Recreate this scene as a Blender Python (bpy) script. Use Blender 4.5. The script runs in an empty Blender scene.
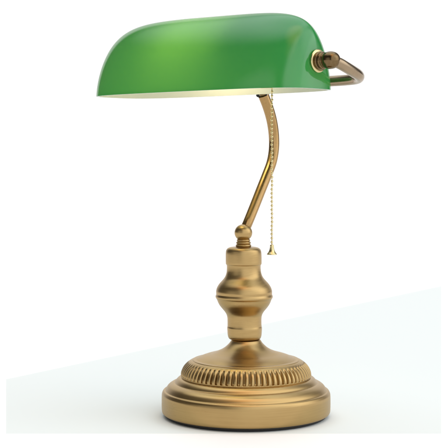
import bpy, bmesh, math, random
from mathutils import Vector, Matrix
S = bpy.context.scene
PI = math.pi
MM = 0.001

# ------------------------------------------------------------------ camera
EYE = 0.2565                       # eye height (m) above the paper the lamp stands on
DIST = 1.3
cam_d = bpy.data.cameras.new('camera')
cam = bpy.data.objects.new('camera', cam_d)
S.collection.objects.link(cam)
S.camera = cam
cam.location = (-0.022, -DIST, EYE)
cam.rotation_euler = (PI / 2, 0, 0)
cam_d.sensor_width = 36
cam_d.lens = 36 * 1300 / 448
cam_d.shift_y = -65.0 / 448
cam_d.clip_start = 0.05
cam_d.clip_end = 200

# ------------------------------------------------------------------ exposure
S.render.engine = 'CYCLES'
S.view_settings.view_transform = 'Standard'
S.view_settings.look = 'None'
S.view_settings.gamma = 1
S.view_settings.exposure = 0
S.cycles.max_bounces = 12
S.cycles.diffuse_bounces = 6
S.cycles.sample_clamp_indirect = 6

# ------------------------------------------------------------------ world: a white product studio
world = bpy.data.worlds.new('World')
S.world = world
world.use_nodes = True
wt = world.node_tree
for n in list(wt.nodes):
    wt.nodes.remove(n)
w_out = wt.nodes.new('ShaderNodeOutputWorld')
w_bg = wt.nodes.new('ShaderNodeBackground')
w_tc = wt.nodes.new('ShaderNodeTexCoord')
wt.links.new(w_bg.outputs[0], w_out.inputs[0])
w_bg.inputs['Strength'].default_value = 1.0


def w_lobe(direction, a_out, a_in, col):
    """a soft light of the studio: full inside a_in degrees of direction, nothing beyond a_out"""
    d = Vector(direction).normalized()
    dot = wt.nodes.new('ShaderNodeVectorMath'); dot.operation = 'DOT_PRODUCT'
    wt.links.new(w_tc.outputs['Generated'], dot.inputs[0]); dot.inputs[1].default_value = d
    mr = wt.nodes.new('ShaderNodeMapRange'); mr.interpolation_type = 'SMOOTHSTEP'
    mr.inputs['From Min'].default_value = math.cos(math.radians(a_out))
    mr.inputs['From Max'].default_value = math.cos(math.radians(a_in))
    wt.links.new(dot.outputs['Value'], mr.inputs['Value'])
    sc = wt.nodes.new('ShaderNodeVectorMath'); sc.operation = 'SCALE'
    sc.inputs[0].default_value = col
    wt.links.new(mr.outputs['Result'], sc.inputs['Scale'])
    return sc.outputs['Vector']


LOBES = [
    ((0, 1, 0.05), 44, 35, (1.0, 1.0, 1.0)),              # white backdrop
    ((-0.10, 0.22, 1), 43, 18, (1.62, 1.76, 1.87)),       # overhead soft light
    ((0.70, -0.1, 0.72), 40, 16, (0.62, 0.65, 0.68)),
    ((0.70, -0.70, 0.12), 68, 50, (1.25, 1.28, 1.32)),    # big soft light at the right front
    ((1.0, 0.0, 0.08), 36, 22, (0.45, 0.45, 0.47)),
    ((-0.80, -0.60, 0.15), 26, 8, (0.50, 0.50, 0.50)),    # weaker soft light at the left
    ((-0.05, -0.62, 0.78), 20, 1, (0.45, 0.26, 0.11)),     # warm light high over the camera
    ((0.0, -0.34, 0.94), 24, 1, (1.3, 0.72, 0.28)),
]
acc = None
for lb in LOBES:
    v = w_lobe(*lb)
    if acc is None:
        acc = v
    else:
        a = wt.nodes.new('ShaderNodeVectorMath'); a.operation = 'ADD'
        wt.links.new(acc, a.inputs[0]); wt.links.new(v, a.inputs[1]); acc = a.outputs['Vector']
a = wt.nodes.new('ShaderNodeVectorMath'); a.operation = 'ADD'
wt.links.new(acc, a.inputs[0]); a.inputs[1].default_value = (0.12, 0.115, 0.11)
wt.links.new(a.outputs['Vector'], w_bg.inputs['Color'])


# ------------------------------------------------------------------ materials
def new_mat(name):
    m = bpy.data.materials.new(name); m.use_nodes = True
    nt = m.node_tree
    for n in list(nt.nodes):
        nt.nodes.remove(n)
    out = nt.nodes.new('ShaderNodeOutputMaterial')
    return m, nt, out


def principled(nt, col, rough, metal=0.0):
    b = nt.nodes.new('ShaderNodeBsdfPrincipled')
    b.inputs['Base Color'].default_value = (*col, 1)
    b.inputs['Roughness'].default_value = rough
    b.inputs['Metallic'].default_value = metal
    return b


def plain(name, col, rough=0.5, metal=0.0, grain=0.0, gscale=400):
    m, nt, out = new_mat(name)
    b = principled(nt, col, rough, metal)
    nt.links.new(b.outputs[0], out.inputs[0])
    tc = nt.nodes.new('ShaderNodeTexCoord')
    nz = nt.nodes.new('ShaderNodeTexNoise'); nz.inputs['Scale'].default_value = gscale
    nz.inputs['Detail'].default_value = 4
    nt.links.new(tc.outputs['Object'], nz.inputs['Vector'])
    mr = nt.nodes.new('ShaderNodeMapRange')
    mr.inputs['To Min'].default_value = max(rough - 0.08, 0.02); mr.inputs['To Max'].default_value = rough + 0.08
    nt.links.new(nz.outputs['Fac'], mr.inputs['Value']); nt.links.new(mr.outputs[0], b.inputs['Roughness'])
    if grain:
        bp = nt.nodes.new('ShaderNodeBump'); bp.inputs['Strength'].default_value = grain
        bp.inputs['Distance'].default_value = 0.0002
        nt.links.new(nz.outputs['Fac'], bp.inputs['Height']); nt.links.new(bp.outputs[0], b.inputs['Normal'])
    return m


def brushed(name, col, dark, rough, aniso=0.6, turned=True, bump=0.25):
    """lacquered antique brass; turned=True has lathe brushing running round the axis"""
    m, nt, out = new_mat(name)
    b = principled(nt, col, rough, 1.0)
    nt.links.new(b.outputs[0], out.inputs[0])
    tc = nt.nodes.new('ShaderNodeTexCoord')
    if turned:
        sep = nt.nodes.new('ShaderNodeSeparateXYZ'); nt.links.new(tc.outputs['Object'], sep.inputs[0])
        cx = nt.nodes.new('ShaderNodeCombineXYZ')
        nt.links.new(sep.outputs['X'], cx.inputs['X']); nt.links.new(sep.outputs['Y'], cx.inputs['Y'])
        ln = nt.nodes.new('ShaderNodeVectorMath'); ln.operation = 'LENGTH'
        nt.links.new(cx.outputs[0], ln.inputs[0])
        nrm = nt.nodes.new('ShaderNodeVectorMath'); nrm.operation = 'NORMALIZE'
        nt.links.new(cx.outputs[0], nrm.inputs[0])
        sc = nt.nodes.new('ShaderNodeVectorMath'); sc.operation = 'SCALE'
        sc.inputs['Scale'].default_value = 1.6
        nt.links.new(nrm.outputs[0], sc.inputs[0])
        # one coordinate that changes only across the brushing: z + radius
        ad = nt.nodes.new('ShaderNodeMath'); ad.operation = 'MULTIPLY_ADD'
        nt.links.new(ln.outputs['Value'], ad.inputs[0]); ad.inputs[1].default_value = 0.8
        nt.links.new(sep.outputs['Z'], ad.inputs[2])
        mu = nt.nodes.new('ShaderNodeMath'); mu.operation = 'MULTIPLY'
        nt.links.new(ad.outputs[0], mu.inputs[0]); mu.inputs[1].default_value = 1500
        s2 = nt.nodes.new('ShaderNodeSeparateXYZ'); nt.links.new(sc.outputs[0], s2.inputs[0])
        c2 = nt.nodes.new('ShaderNodeCombineXYZ')
        nt.links.new(s2.outputs['X'], c2.inputs['X']); nt.links.new(s2.outputs['Y'], c2.inputs['Y'])
        nt.links.new(mu.outputs[0], c2.inputs['Z'])
        vec = c2.outputs[0]
        tg = nt.nodes.new('ShaderNodeTangent'); tg.direction_type = 'RADIAL'; tg.axis = 'Z'
        nt.links.new(tg.outputs[0], b.inputs['Tangent'])
        b.inputs['Anisotropic'].default_value = aniso
        scale = 1.0
    else:
        vec = tc.outputs['Object']; scale = 500
    nz = nt.nodes.new('ShaderNodeTexNoise'); nz.inputs['Scale'].default_value = scale
    nz.inputs['Detail'].default_value = 3
    nt.links.new(vec, nz.inputs['Vector'])
    big = nt.nodes.new('ShaderNodeTexNoise'); big.inputs['Scale'].default_value = 38
    big.inputs['Detail'].default_value = 3
    nt.links.new(tc.outputs['Object'], big.inputs['Vector'])
    mixf = nt.nodes.new('ShaderNodeMath'); mixf.operation = 'MULTIPLY_ADD'
    nt.links.new(nz.outputs['Fac'], mixf.inputs[0]); mixf.inputs[1].default_value = 0.55
    hb = nt.nodes.new('ShaderNodeMath'); hb.operation = 'MULTIPLY'
    nt.links.new(big.outputs['Fac'], hb.inputs[0]); hb.inputs[1].default_value = 0.45
    nt.links.new(hb.outputs[0], mixf.inputs[2])
    cr = nt.nodes.new('ShaderNodeValToRGB')
    cr.color_ramp.elements[0].position = 0.30; cr.color_ramp.elements[0].color = (*dark, 1)
    cr.color_ramp.elements[1].position = 0.62; cr.color_ramp.elements[1].color = (*col, 1)
    nt.links.new(mixf.outputs[0], cr.inputs[0]); nt.links.new(cr.outputs[0], b.inputs['Base Color'])
    mr = nt.nodes.new('ShaderNodeMapRange')
    mr.inputs['From Min'].default_value = 0.3; mr.inputs['From Max'].default_value = 0.7
    mr.inputs['To Min'].default_value = rough - 0.05; mr.inputs['To Max'].default_value = rough + 0.07
    nt.links.new(mixf.outputs[0], mr.inputs['Value']); nt.links.new(mr.outputs[0], b.inputs['Roughness'])
    bp = nt.nodes.new('ShaderNodeBump'); bp.inputs['Strength'].default_value = bump
    bp.inputs['Distance'].default_value = 0.00006
    nt.links.new(nz.outputs['Fac'], bp.inputs['Height']); nt.links.new(bp.outputs[0], b.inputs['Normal'])
    return m


BRASS = brushed('brushed_antique_brass', (0.455, 0.312, 0.133), (0.385, 0.256, 0.105), 0.31, 0.6, bump=0.42)
BRASS_TUBE = brushed('brass_tube', (0.38, 0.24, 0.10), (0.33, 0.205, 0.082), 0.17, turned=False, bump=0.03)
BRONZE = brushed('dark_bronze', (0.33, 0.25, 0.16), (0.30, 0.22, 0.14), 0.20, turned=False, bump=0.03)
DARKBRONZE = brushed('polished_dark_bronze', (0.19, 0.13, 0.065), (0.14, 0.09, 0.04), 0.17, turned=False, bump=0.05)
SLOT_SHADE = plain('painted_slot_shade', (0.10, 0.065, 0.03), 0.5, 0.8)  # dark brass tone for the painted shade in the flute grooves
CHAIN = plain('pale_gold_chain', (0.62, 0.52, 0.27), 0.2, 1.0)
IVORY = plain('ivory_washer', (0.78, 0.74, 0.60), 0.3)
BLACK = plain('black_rubber', (0.006, 0.005, 0.005), 0.6, grain=0.3)
SOCKETM = plain('black_socket', (0.02, 0.02, 0.02), 0.45)


def glass_outer():
    m, nt, out = new_mat('green_cased_glass')
    d = principled(nt, (0.004, 0.250, 0.062), 0.3)
    d.inputs['Specular IOR Level'].default_value = 0.0
    d.inputs['IOR'].default_value = 1.52
    t = nt.nodes.new('ShaderNodeBsdfTranslucent'); t.inputs[0].default_value = (0.35, 0.82, 0.14, 1)
    mx = nt.nodes.new('ShaderNodeMixShader'); mx.inputs[0].default_value = 0.32
    nt.links.new(d.outputs[0], mx.inputs[1]); nt.links.new(t.outputs[0], mx.inputs[2])
    # thin coat keeps the blown-glass gloss over both
    g = nt.nodes.new('ShaderNodeBsdfGlossy'); g.inputs['Roughness'].default_value = 0.05
    fr = nt.nodes.new('ShaderNodeFresnel'); fr.inputs['IOR'].default_value = 1.68
    tc = nt.nodes.new('ShaderNodeTexCoord')
    nz = nt.nodes.new('ShaderNodeTexNoise'); nz.inputs['Scale'].default_value = 14
    nz.inputs['Detail'].default_value = 2
    nt.links.new(tc.outputs['Object'], nz.inputs['Vector'])
    bp = nt.nodes.new('ShaderNodeBump'); bp.inputs['Strength'].default_value = 0.05
    bp.inputs['Distance'].default_value = 0.003
    nt.links.new(nz.outputs['Fac'], bp.inputs['Height'])
    for n in (d, g):
        nt.links.new(bp.outputs[0], n.inputs['Normal'])
    m2 = nt.nodes.new('ShaderNodeMixShader')
    nt.links.new(fr.outputs[0], m2.inputs[0]); nt.links.new(mx.outputs[0], m2.inputs[1])
    nt.links.new(g.outputs[0], m2.inputs[2]); nt.links.new(m2.outputs[0], out.inputs[0])
    return m


def glass_inner():
    m, nt, out = new_mat('white_opal_lining')
    d = principled(nt, (0.92, 0.90, 0.80), 0.25)
    t = nt.nodes.new('ShaderNodeBsdfTranslucent'); t.inputs[0].default_value = (0.9, 0.9, 0.8, 1)
    mx = nt.nodes.new('ShaderNodeMixShader'); mx.inputs[0].default_value = 0.45
    nt.links.new(d.outputs[0], mx.inputs[1]); nt.links.new(t.outputs[0], mx.inputs[2])
    nt.links.new(mx.outputs[0], out.inputs[0])
    return m


def lit(name, col, strength):
    m, nt, out = new_mat(name)
    e = nt.nodes.new('ShaderNodeEmission'); e.inputs[0].default_value = (*col, 1)
    e.inputs[1].default_value = strength
    nt.links.new(e.outputs[0], out.inputs[0])
    return m


GREEN = glass_outer()
OPAL = glass_inner()
BULB = lit('lit_bulb', (1.0, 0.84, 0.50), 5.8)
WHITE = plain('white_tabletop', (0.95, 0.95, 0.95), 0.7)
MINT = plain('pale_mint_paper', (0.766, 0.811, 0.806), 0.9)


# ------------------------------------------------------------------ mesh helpers
def link(name, bm, mats, parent=None, smooth=True, sharp=None, origin=None):
    me = bpy.data.meshes.new(name)
    bmesh.ops.recalc_face_normals(bm, faces=bm.faces)
    if origin is not None:
        bmesh.ops.translate(bm, verts=bm.verts, vec=-Vector(origin))
    bm.to_mesh(me); bm.free()
    for m in (mats if isinstance(mats, (list, tuple)) else [mats]):
        me.materials.append(m)
    if smooth:
        me.polygons.foreach_set('use_smooth', [True] * len(me.polygons))
        if sharp:
            me.set_sharp_from_angle(angle=math.radians(sharp))
    o = bpy.data.objects.new(name, me)
    S.collection.objects.link(o)
    if parent:
        o.parent = parent
    if origin is not None:
        o.location = Vector(origin) - (Vector(parent['world_origin']) if parent and 'world_origin' in parent else Vector((0, 0, 0)))
    return o


def smooth_profile(pts, it=3):
    """Chaikin corner cutting; a point flagged 's' stays a crisp (small radius) corner"""
    P = []
    for p in pts:
        if len(p) == 3:
            P += [(p[0], p[1])] * 2
        else:
            P.append((p[0], p[1]))
    for _ in range(it):
        Q = [P[0]]
        for i in range(len(P) - 1):
            (a, b), (c, d) = P[i], P[i + 1]
            Q.append((a * .75 + c * .25, b * .75 + d * .25)); Q.append((a * .25 + c * .75, b * .25 + d * .75))
        Q.append(P[-1]); P = Q
    R = [P[0]]
    for p in P[1:]:
        if math.hypot(p[0] - R[-1][0], p[1] - R[-1][1]) > 0.06:
            R.append(p)
    return R


def lathe(pts, seg=160, scale=MM, mod=None, centre=None, bm=None, M=None):
    bm = bm or bmesh.new()
    rings = []
    for (r, z) in pts:
        if r < 1e-4:
            ring = [bm.verts.new((0, 0, z * scale))]
        else:
            ring = []
            for k in range(seg):
                a = 2 * PI * k / seg
                rr, zz = (r, z) if mod is None else mod(r, z, a)
                ring.append(bm.verts.new((rr * scale * math.cos(a), rr * scale * math.sin(a), zz * scale)))
        if centre:
            dx = centre(z) * scale
            for v in ring:
                v.co.x += dx
        if M is not None:
            for v in ring:
                v.co = M @ v.co
        rings.append(ring)
    for A, B in zip(rings, rings[1:]):
        for k in range(seg):
            k2 = (k + 1) % seg
            if len(A) == 1 and len(B) == 1:
                break
            if len(A) == 1:
                bm.faces.new((A[0], B[k], B[k2]))
            elif len(B) == 1:
                bm.faces.new((A[k], B[0], A[k2]))
            else:
                bm.faces.new((A[k], B[k], B[k2], A[k2]))
    return bm


def spline(P, n=10):
    P = [Vector(p) for p in P]
    Q = [P[0] * 2 - P[1]] + P + [P[-1] * 2 - P[-2]]
    out = []
    for i in range(1, len(Q) - 2):
        for k in range(n):
            t = k / n
            a, b, c, d = Q[i - 1:i + 3]
            out.append(0.5 * ((2 * b) + (c - a) * t + (2 * a - 5 * b + 4 * c - d) * t * t + (3 * b - a - 3 * c + d) * t ** 3))
    out.append(P[-1])
    return out


def tube(path, rad, seg=28, bm=None, cap=True):
    bm = bm or bmesh.new()
    n = len(path)
    rads = rad if isinstance(rad, (list, tuple)) else [rad] * n
    T = [(path[min(i + 1, n - 1)] - path[max(i - 1, 0)]).normalized() for i in range(n)]
    u = T[0].orthogonal().normalized()
    rings = []
    for i in range(n):
        u = (u - T[i] * u.dot(T[i])).normalized(); v = T[i].cross(u)
        rings.append([bm.verts.new(path[i] + (u * math.cos(2 * PI * k / seg) + v * math.sin(2 * PI * k / seg)) * rads[i]) for k in range(seg)])
    for A, B in zip(rings, rings[1:]):
        for k in range(seg):
            bm.faces.new((A[k], B[k], B[(k + 1) % seg], A[(k + 1) % seg]))
    if cap:
        for R in (rings[0], rings[-1]):
            bm.faces.new(R)
    return bm


def frame_to(p, axis):
    """matrix that carries local +Z onto axis, at p"""
    q = Vector((0, 0, 1)).rotation_difference(Vector(axis).normalized())
    return Matrix.Translation(Vector(p)) @ q.to_matrix().to_4x4()


# ------------------------------------------------------------------ the surface: white tabletop and a sheet of mint paper
def ground_at(px, py):
    k = (py - 159.0) / 256.5
    return ((px - 224) * MM / k - 0.022, 1.3 / k - 1.3)


bm = bmesh.new()
for x, y in ((-40, -6), (40, -6), (40, 90), (-40, 90)):
    bm.verts.new((x, y, -0.00005))
bm.faces.new(bm.verts)
fl = link('tabletop', bm, WHITE, smooth=False)
fl['kind'] = 'structure'

corners = [(6.0, 433.6), (441.3, 433.6), (441.3, 286.2), (6.0, 379.3)]
bm = bmesh.new()
low = [bm.verts.new((*ground_at(*c), -0.00003)) for c in corners]
top = [bm.verts.new((*ground_at(*c), 0.0)) for c in corners]
bm.faces.new(top); bm.faces.new(low[::-1])
for i in range(4):
    j = (i + 1) % 4
    bm.faces.new((low[i], low[j], top[j], top[i]))
sheet = link('paper_sheet', bm, MINT, smooth=False)
sheet['label'] = 'large pale mint sheet with a slanting back edge lying flat under the brass lamp'
sheet['category'] = 'paper sheet'

# ------------------------------------------------------------------ the lamp
lamp = bpy.data.objects.new('desk_lamp', None)
S.collection.objects.link(lamp)
lamp.location = (0, 0, 0.0002)
lamp['label'] = 'antique brass desk lamp with a green glass shade, bead pull chain and fluted round base'
lamp['category'] = 'desk lamp'

# base ------------------------------------------------------------
foot = lathe(smooth_profile([(0, 0.0), (77.5, 0.0, 's'), (80.6, 0.8), (80.6, 4.4, 's'), (60, 6.0)], 2), 160)
base_lo = smooth_profile([(78.0, 3.0), (81.6, 2.9), (83.6, 3.9), (84.2, 6.6), (84.3, 15), (84.2, 21.0), (83.9, 23.2), (82.8, 25.3), (81.6, 25.9), (80.9, 25.9),
                          (80.4, 26.3), (79.2, 28.6), (77.4, 30.8), (74.6, 32.5), (72.4, 33.4), (71.2, 33.6), (70.6, 34.4),
                          (69.6, 36.0), (68.0, 37.6), (66.0, 38.6), (64.4, 38.9)])
base_hi = smooth_profile([(53.6, 55.2), (53.4, 56.0), (52.2, 56.4), (50.2, 56.4), (48.5, 57.2), (44.0, 59.2), (38.5, 61.0), (32.5, 62.5), (26.5, 64.8), (22.0, 67.3),
                          (18.6, 70.2), (16.0, 73.0), (14.6, 75.5), (13.6, 76.0), (8, 76.0)])
b1 = lathe(base_lo, 192)
base = link('base', b1, BRASS, lamp, sharp=50)
lathe_top = link('domed_top', lathe(base_hi, 192), BRASS, base)
ft = link('foot_pad', foot, BLACK, base)

NF = 72
fl_prof = smooth_profile([(64.6, 38.6), (64.9, 39.6), (65.0, 41.2), (64.7, 43.6), (63.6, 46.6), (61.8, 49.6), (59.4, 52.2), (56.6, 54.3), (54.6, 55.3), (53.2, 55.6)], 3)
zs = [p[1] for p in fl_prof]


def flute(r, z, a):
    t = (z - 40.0) / (54.4 - 40.0)
    if t <= 0 or t >= 1:
        return r, z
    e = min(1.0, t / 0.10) * min(1.0, (1 - t) / 0.42)
    e = e * e * (3 - 2 * e)
    c = 0.5 - 0.5 * math.cos(a * NF)
    g = max(0.0, min(1.0, (c - 0.36) / 0.42)); g = g * g * (3 - 2 * g)
    d = 3.9 * e * g - 0.25 * e * (1 - c)
    # push in along the dome normal (roughly out and up)
    nx, nz = math.cos(math.radians(12 + 48 * t)), math.sin(math.radians(12 + 48 * t))
    return r - d * nx, z - d * nz


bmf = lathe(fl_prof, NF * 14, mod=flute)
for f in bmf.faces:                 # groove bottoms between the ribs get a darker colour, painted in as shade
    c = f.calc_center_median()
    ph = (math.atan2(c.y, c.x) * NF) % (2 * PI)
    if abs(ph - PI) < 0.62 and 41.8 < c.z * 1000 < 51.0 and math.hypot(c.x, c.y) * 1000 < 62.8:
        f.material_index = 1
band = link('fluted_band', bmf, [BRASS, SLOT_SHADE], base)

# column ----------------------------------------------------------
lean = lambda z: -1.3 - 0.013 * (z - 76)
col_lo = smooth_profile([(9, 75.0), (11.8, 75.2), (12.2, 76.0), (15.2, 76.4), (16.3, 77.8), (17.0, 80.5), (17.2, 84.0), (17.4, 86.6), (17.4, 88.0), (17.1, 89.0), (17.0, 91.0),
                         (17.0, 95.0), (17.1, 98.0), (17.8, 101.0), (19.6, 104.0), (22.2, 107.0), (24.6, 110.0), (26.2, 113.0), (27.0, 115.2), (27.5, 116.4), (28.4, 117.6), (28.7, 118.8), (28.4, 120.0),
                         (27.9, 121.0), (28.0, 122.2), (28.1, 123.8), (27.6, 126.4), (26.4, 129.2), (24.4, 132.0), (21.8, 134.8), (19.5, 137.4), (18.0, 140.2), (17.2, 143.4), (16.9, 146.8), (16.9, 149.6), (17.1, 150.5),
                         (17.8, 151.2), (18.0, 152.4), (18.0, 157.5), (17.9, 163.0), (17.2, 165.8), (15.2, 167.6), (12.0, 168.4), (7.0, 168.6), (0, 168.6)])
column = link('column', lathe(col_lo, 160, centre=lean), BRASS, lamp)
rings = smooth_profile([(6.6, 168.2), (7.6, 168.9), (8.0, 169.8), (7.4, 170.8), (6.5, 171.2, 's'), (7.2, 171.8), (7.5, 172.7), (6.9, 173.6), (6.1, 173.9, 's'), (6.7, 174.4), (6.9, 175.2), (6.3, 176.0), (5.0, 176.6)])
link('neck_ring', lathe(rings, 96, centre=lambda z: -2.5), BRASS, column)
BC = Vector((-2.6, 0, 182.6)) * MM
bm = lathe([(8.9 * math.sin(t), -8.5 * math.cos(t)) for t in [PI * i / 40 for i in range(41)]], 64, M=Matrix.Translation(BC))
link('swivel_ball', bm, BRASS, lamp)


# stem ------------------------------------------------------------
def at(px, py, depth):
    """a point of the lamp whose distance behind the lamp's axis is depth (mm)"""
    k = 1300 / (1300 + depth)
    return Vector(((px - 224) / k - 22, depth, 256.5 - (py - 159.0) / k)) * MM


stem_pts = [at(245.3, 228.5, 2), at(248, 222.5, 4), at(254.5, 206.5, 12), at(261, 190, 20), at(266.6, 176, 27), at(271.6, 162.5, 33), at(273.9, 149, 36.5), at(273.8, 135, 37), at(271.8, 121, 35), at(268.2, 108, 31), at(263.6, 95.7, 27)]
sp = spline(stem_pts, 8)
stem = link('stem', tube(sp, [(5.0 + 0.6 * i / (len(sp) - 1)) * MM for i in range(len(sp))], 40), BRASS_TUBE, lamp, sharp=50)

# shade -----------------------------------------------------------
YAW, L, W, H, N1, N2, PP = 0.731, 137.0, 48.0, 76.2, 3.65, 4.42, 1.64
AX = Vector((math.cos(YAW), -math.sin(YAW), 0)); BX = Vector((math.sin(YAW), math.cos(YAW), 0))
SC = Vector((-16.2 - 22, -12.0, 64.6 + 256.5))


def loc(x, y, z):
    """shade coordinates (mm): x along it, y towards its back, z above the rim"""
    return (SC + AX * x + BX * y + Vector((0, 0, z))) * MM


def shell(l, w, h, z0=0.0, nx=150, nt=72):
    g = []
    for i in range(nx + 1):
        c = -math.cos(PI * i / nx)
        u = abs(c) ** 0.62
        if i == 0 or i == nx: u = 1.0
        x = l * u * (1 if c > 0 else -1)
        ry = max(1 - u ** N1, 0) ** (1 / N1); n2 = 5.3 if c > 0 else N2
        rz = max(1 - u ** n2, 0) ** (1 / n2)
        row = []
        for j in range(nt + 1):
            t = PI * j / nt
            cy, sy = math.cos(t), math.sin(t)
            yy = (abs(cy) ** (2 / PP)) * (1 if cy > 0 else -1); zz = max(sy, 0) ** (2 / PP)
            row.append((x, w * ry * yy, z0 + h * (1 - 0.022 * max(0.0, x / l + 0.2)) * rz * zz))
        g.append(row)
    return g


bm = bmesh.new()
TH = 2.6
outer = [[bm.verts.new(loc(*p)) for p in row] for row in shell(L, W, H)]
inner = [[bm.verts.new(loc(*p)) for p in row] for row in shell(L - TH, W - TH, H - TH)]
for G, mi in ((outer, 0), (inner, 1)):
    for A, B in zip(G, G[1:]):
        for j in range(len(A) - 1):
            f = bm.faces.new((A[j], B[j], B[j + 1], A[j + 1])); f.material_index = mi
for j in (0, -1):
    for i in range(len(outer) - 1):
        f = bm.faces.new((outer[i][j], outer[i + 1][j], inner[i + 1][j], inner[i][j])); f.material_index = 0
bmesh.ops.remove_doubles(bm, verts=bm.verts, dist=2e-6)
shade = link('lamp_shade', bm, [GREEN, OPAL], lamp, sharp=55)

# bracket: pins at both ends of the shade, arms running back, a bar behind the glass -------------
PZ = 25.4
XE = L * (1 - (PZ / H) ** N2) ** (1 / N2) + 0.3
for s in (1, -1):
    ax = AX * s
    P = loc(s * (XE + 0.6), 0, PZ)
    wm = lathe(smooth_profile([(0, -0.6), (9.0, -0.6), (10.6, -0.4), (11.0, 0.7), (10.4, 1.7), (8.0, 2.0), (6, 2.0), (0, 2.0)], 2), 64, M=frame_to(P, ax))
    knob = smooth_profile([(0, 1.9), (8.2, 1.9, 's'), (8.6, 2.4), (8.6, 3.6), (8.0, 4.1), (7.2, 4.3, 's'), (7.2, 5.0, 's'), (7.9, 5.3), (8.2, 6.2), (7.8, 7.2), (7.1, 7.5, 's'), (7.1, 8.4, 's'),
                           (6.7, 8.8), (7.5, 10.2), (8.1, 12.6), (8.2, 15.0), (7.9, 17.6), (6.9, 20.4), (5.2, 22.3), (3.0, 23.4), (0, 23.7)], 2)
    if s < 0:                      # the far end has only a low nut, the arm sits close to the glass
        knob = smooth_profile([(0, 1.9), (8.2, 1.9, 's'), (8.4, 2.6), (8.2, 3.6), (6.5, 4.4), (0, 4.6)], 2)
    kb = link('pivot_knob', lathe(knob, 64, M=frame_to(P, ax)), DARKBRONZE, lamp)
    link('washer', wm, CHAIN, kb)

ARMZ = 10.5
ex, ez = XE + 17.5, PZ
arm_r = [(154.5, 0, 24.6), (157.3, 6, 22.8), (158.6, 13, 20.2), (158.2, 25, 16.7), (155.8, 37, 14.0), (150.8, 46, 12.2), (142.6, 52.4, 11.1),
         (127.2, 56.4, 10.7), (108, 58, 10.6), (60, 59, 10.2)]
path = [loc(*p) for p in arm_r] + [loc(16, 59, 9.6)] + [loc(-p[0] + 11, p[1], p[2]) for p in reversed(arm_r)]
arm = link('shade_bracket', tube(spline(path, 10), 5.2 * MM, 32), BRONZE, lamp)

# joint between stem and bracket bar, with its little side screw
J0 = stem_pts[-1]; J1 = loc(16, 59, 9.6)
link('bracket_joint', tube(spline([J0 + (J0 - J1) * 0.05, J0.lerp(J1, 0.5), J1], 6), 3.8 * MM, 28), DARKBRONZE, arm)
top_dir = (stem_pts[-1] - stem_pts[-2]).normalized()
scr_dir = (-AX + Vector((0, 0, 0.12))).normalized()
SP = J0 + top_dir * 0.2 * MM
scr = lathe(smooth_profile([(0, -4.6), (1.7, -4.6), (1.8, 0), (1.6, 5.8), (2.3, 6.1), (2.7, 7.0), (2.3, 8.3), (1.2, 8.9), (0, 9.0)], 2), 32, M=frame_to(SP, scr_dir))
link('set_screw', scr, BLACK, stem)

# socket and bulb -------------------------------------------------
SX = Vector(AX)
sock = smooth_profile([(0, 0), (17, 0, 's'), (17.6, 2), (17.6, 8), (16.2, 9), (16.0, 24), (17, 25), (17, 33), (14, 37), (8, 40), (6, 42), (0, 42)], 2)
so = link('bulb_socket', lathe(sock, 64, M=frame_to(loc(40, 2, 34), AX)), SOCKETM, lamp)
link('socket_nipple', tube([loc(80, 2, 34), loc(XE - 3.2, 0, PZ)], 4 * MM, 24), BRASS_TUBE, so)
bulb_p = smooth_profile([(0, -92), (10, -91), (18, -86), (23, -77), (24.5, -66), (23, -54), (19, -42), (15, -30), (13, -18), (12.5, -4), (12.5, 0)], 2)
link('light_bulb', lathe([(r * .78, z * .98) for r, z in bulb_p], 64, M=frame_to(loc(40, 2, 34), AX)), BULB, lamp)

# pull chain ------------------------------------------------------
CH = loc(82, -3, 0)
CH = Vector((CH.x, CH.y, 0))
kz = 1300 / (1300 + CH.y * 1000)
cx = ((271.9 - 224) / kz - 22) * MM
z_end = 0.2565 - (246.5 - 159.0) / kz * MM
z_top = SC.z * MM + 0.012
bm = bmesh.new()
pitch = 3.85 * MM
n = int((z_top - z_end) / pitch)
rnd = random.Random(4)
for i in range(n + 1):
    z = z_end + i * pitch
    bmesh.ops.create_icosphere(bm, subdivisions=2, radius=1.28 * MM, matrix=Matrix.Translation((cx + rnd.uniform(-.2, .2) * MM, CH.y, z)))
tube([Vector((cx, CH.y, z_end - 1 * MM)), Vector((cx, CH.y, z_top))], 0.42 * MM, 8, bm)
chain = link('pull_chain', bm, CHAIN, lamp)
bell = smooth_profile([(0, 1.8), (1.5, 1.6), (1.9, 0.6), (1.9, -0.6), (2.1, -2.4), (2.8, -4.6), (4.3, -6.6), (4.9, -7.4), (4.7, -8.0), (3.8, -7.8), (1.5, -5.5), (0, -5.0)], 2)
link('chain_pull', lathe(bell, 40, M=Matrix.Translation((cx, CH.y, z_end))), CHAIN, chain)
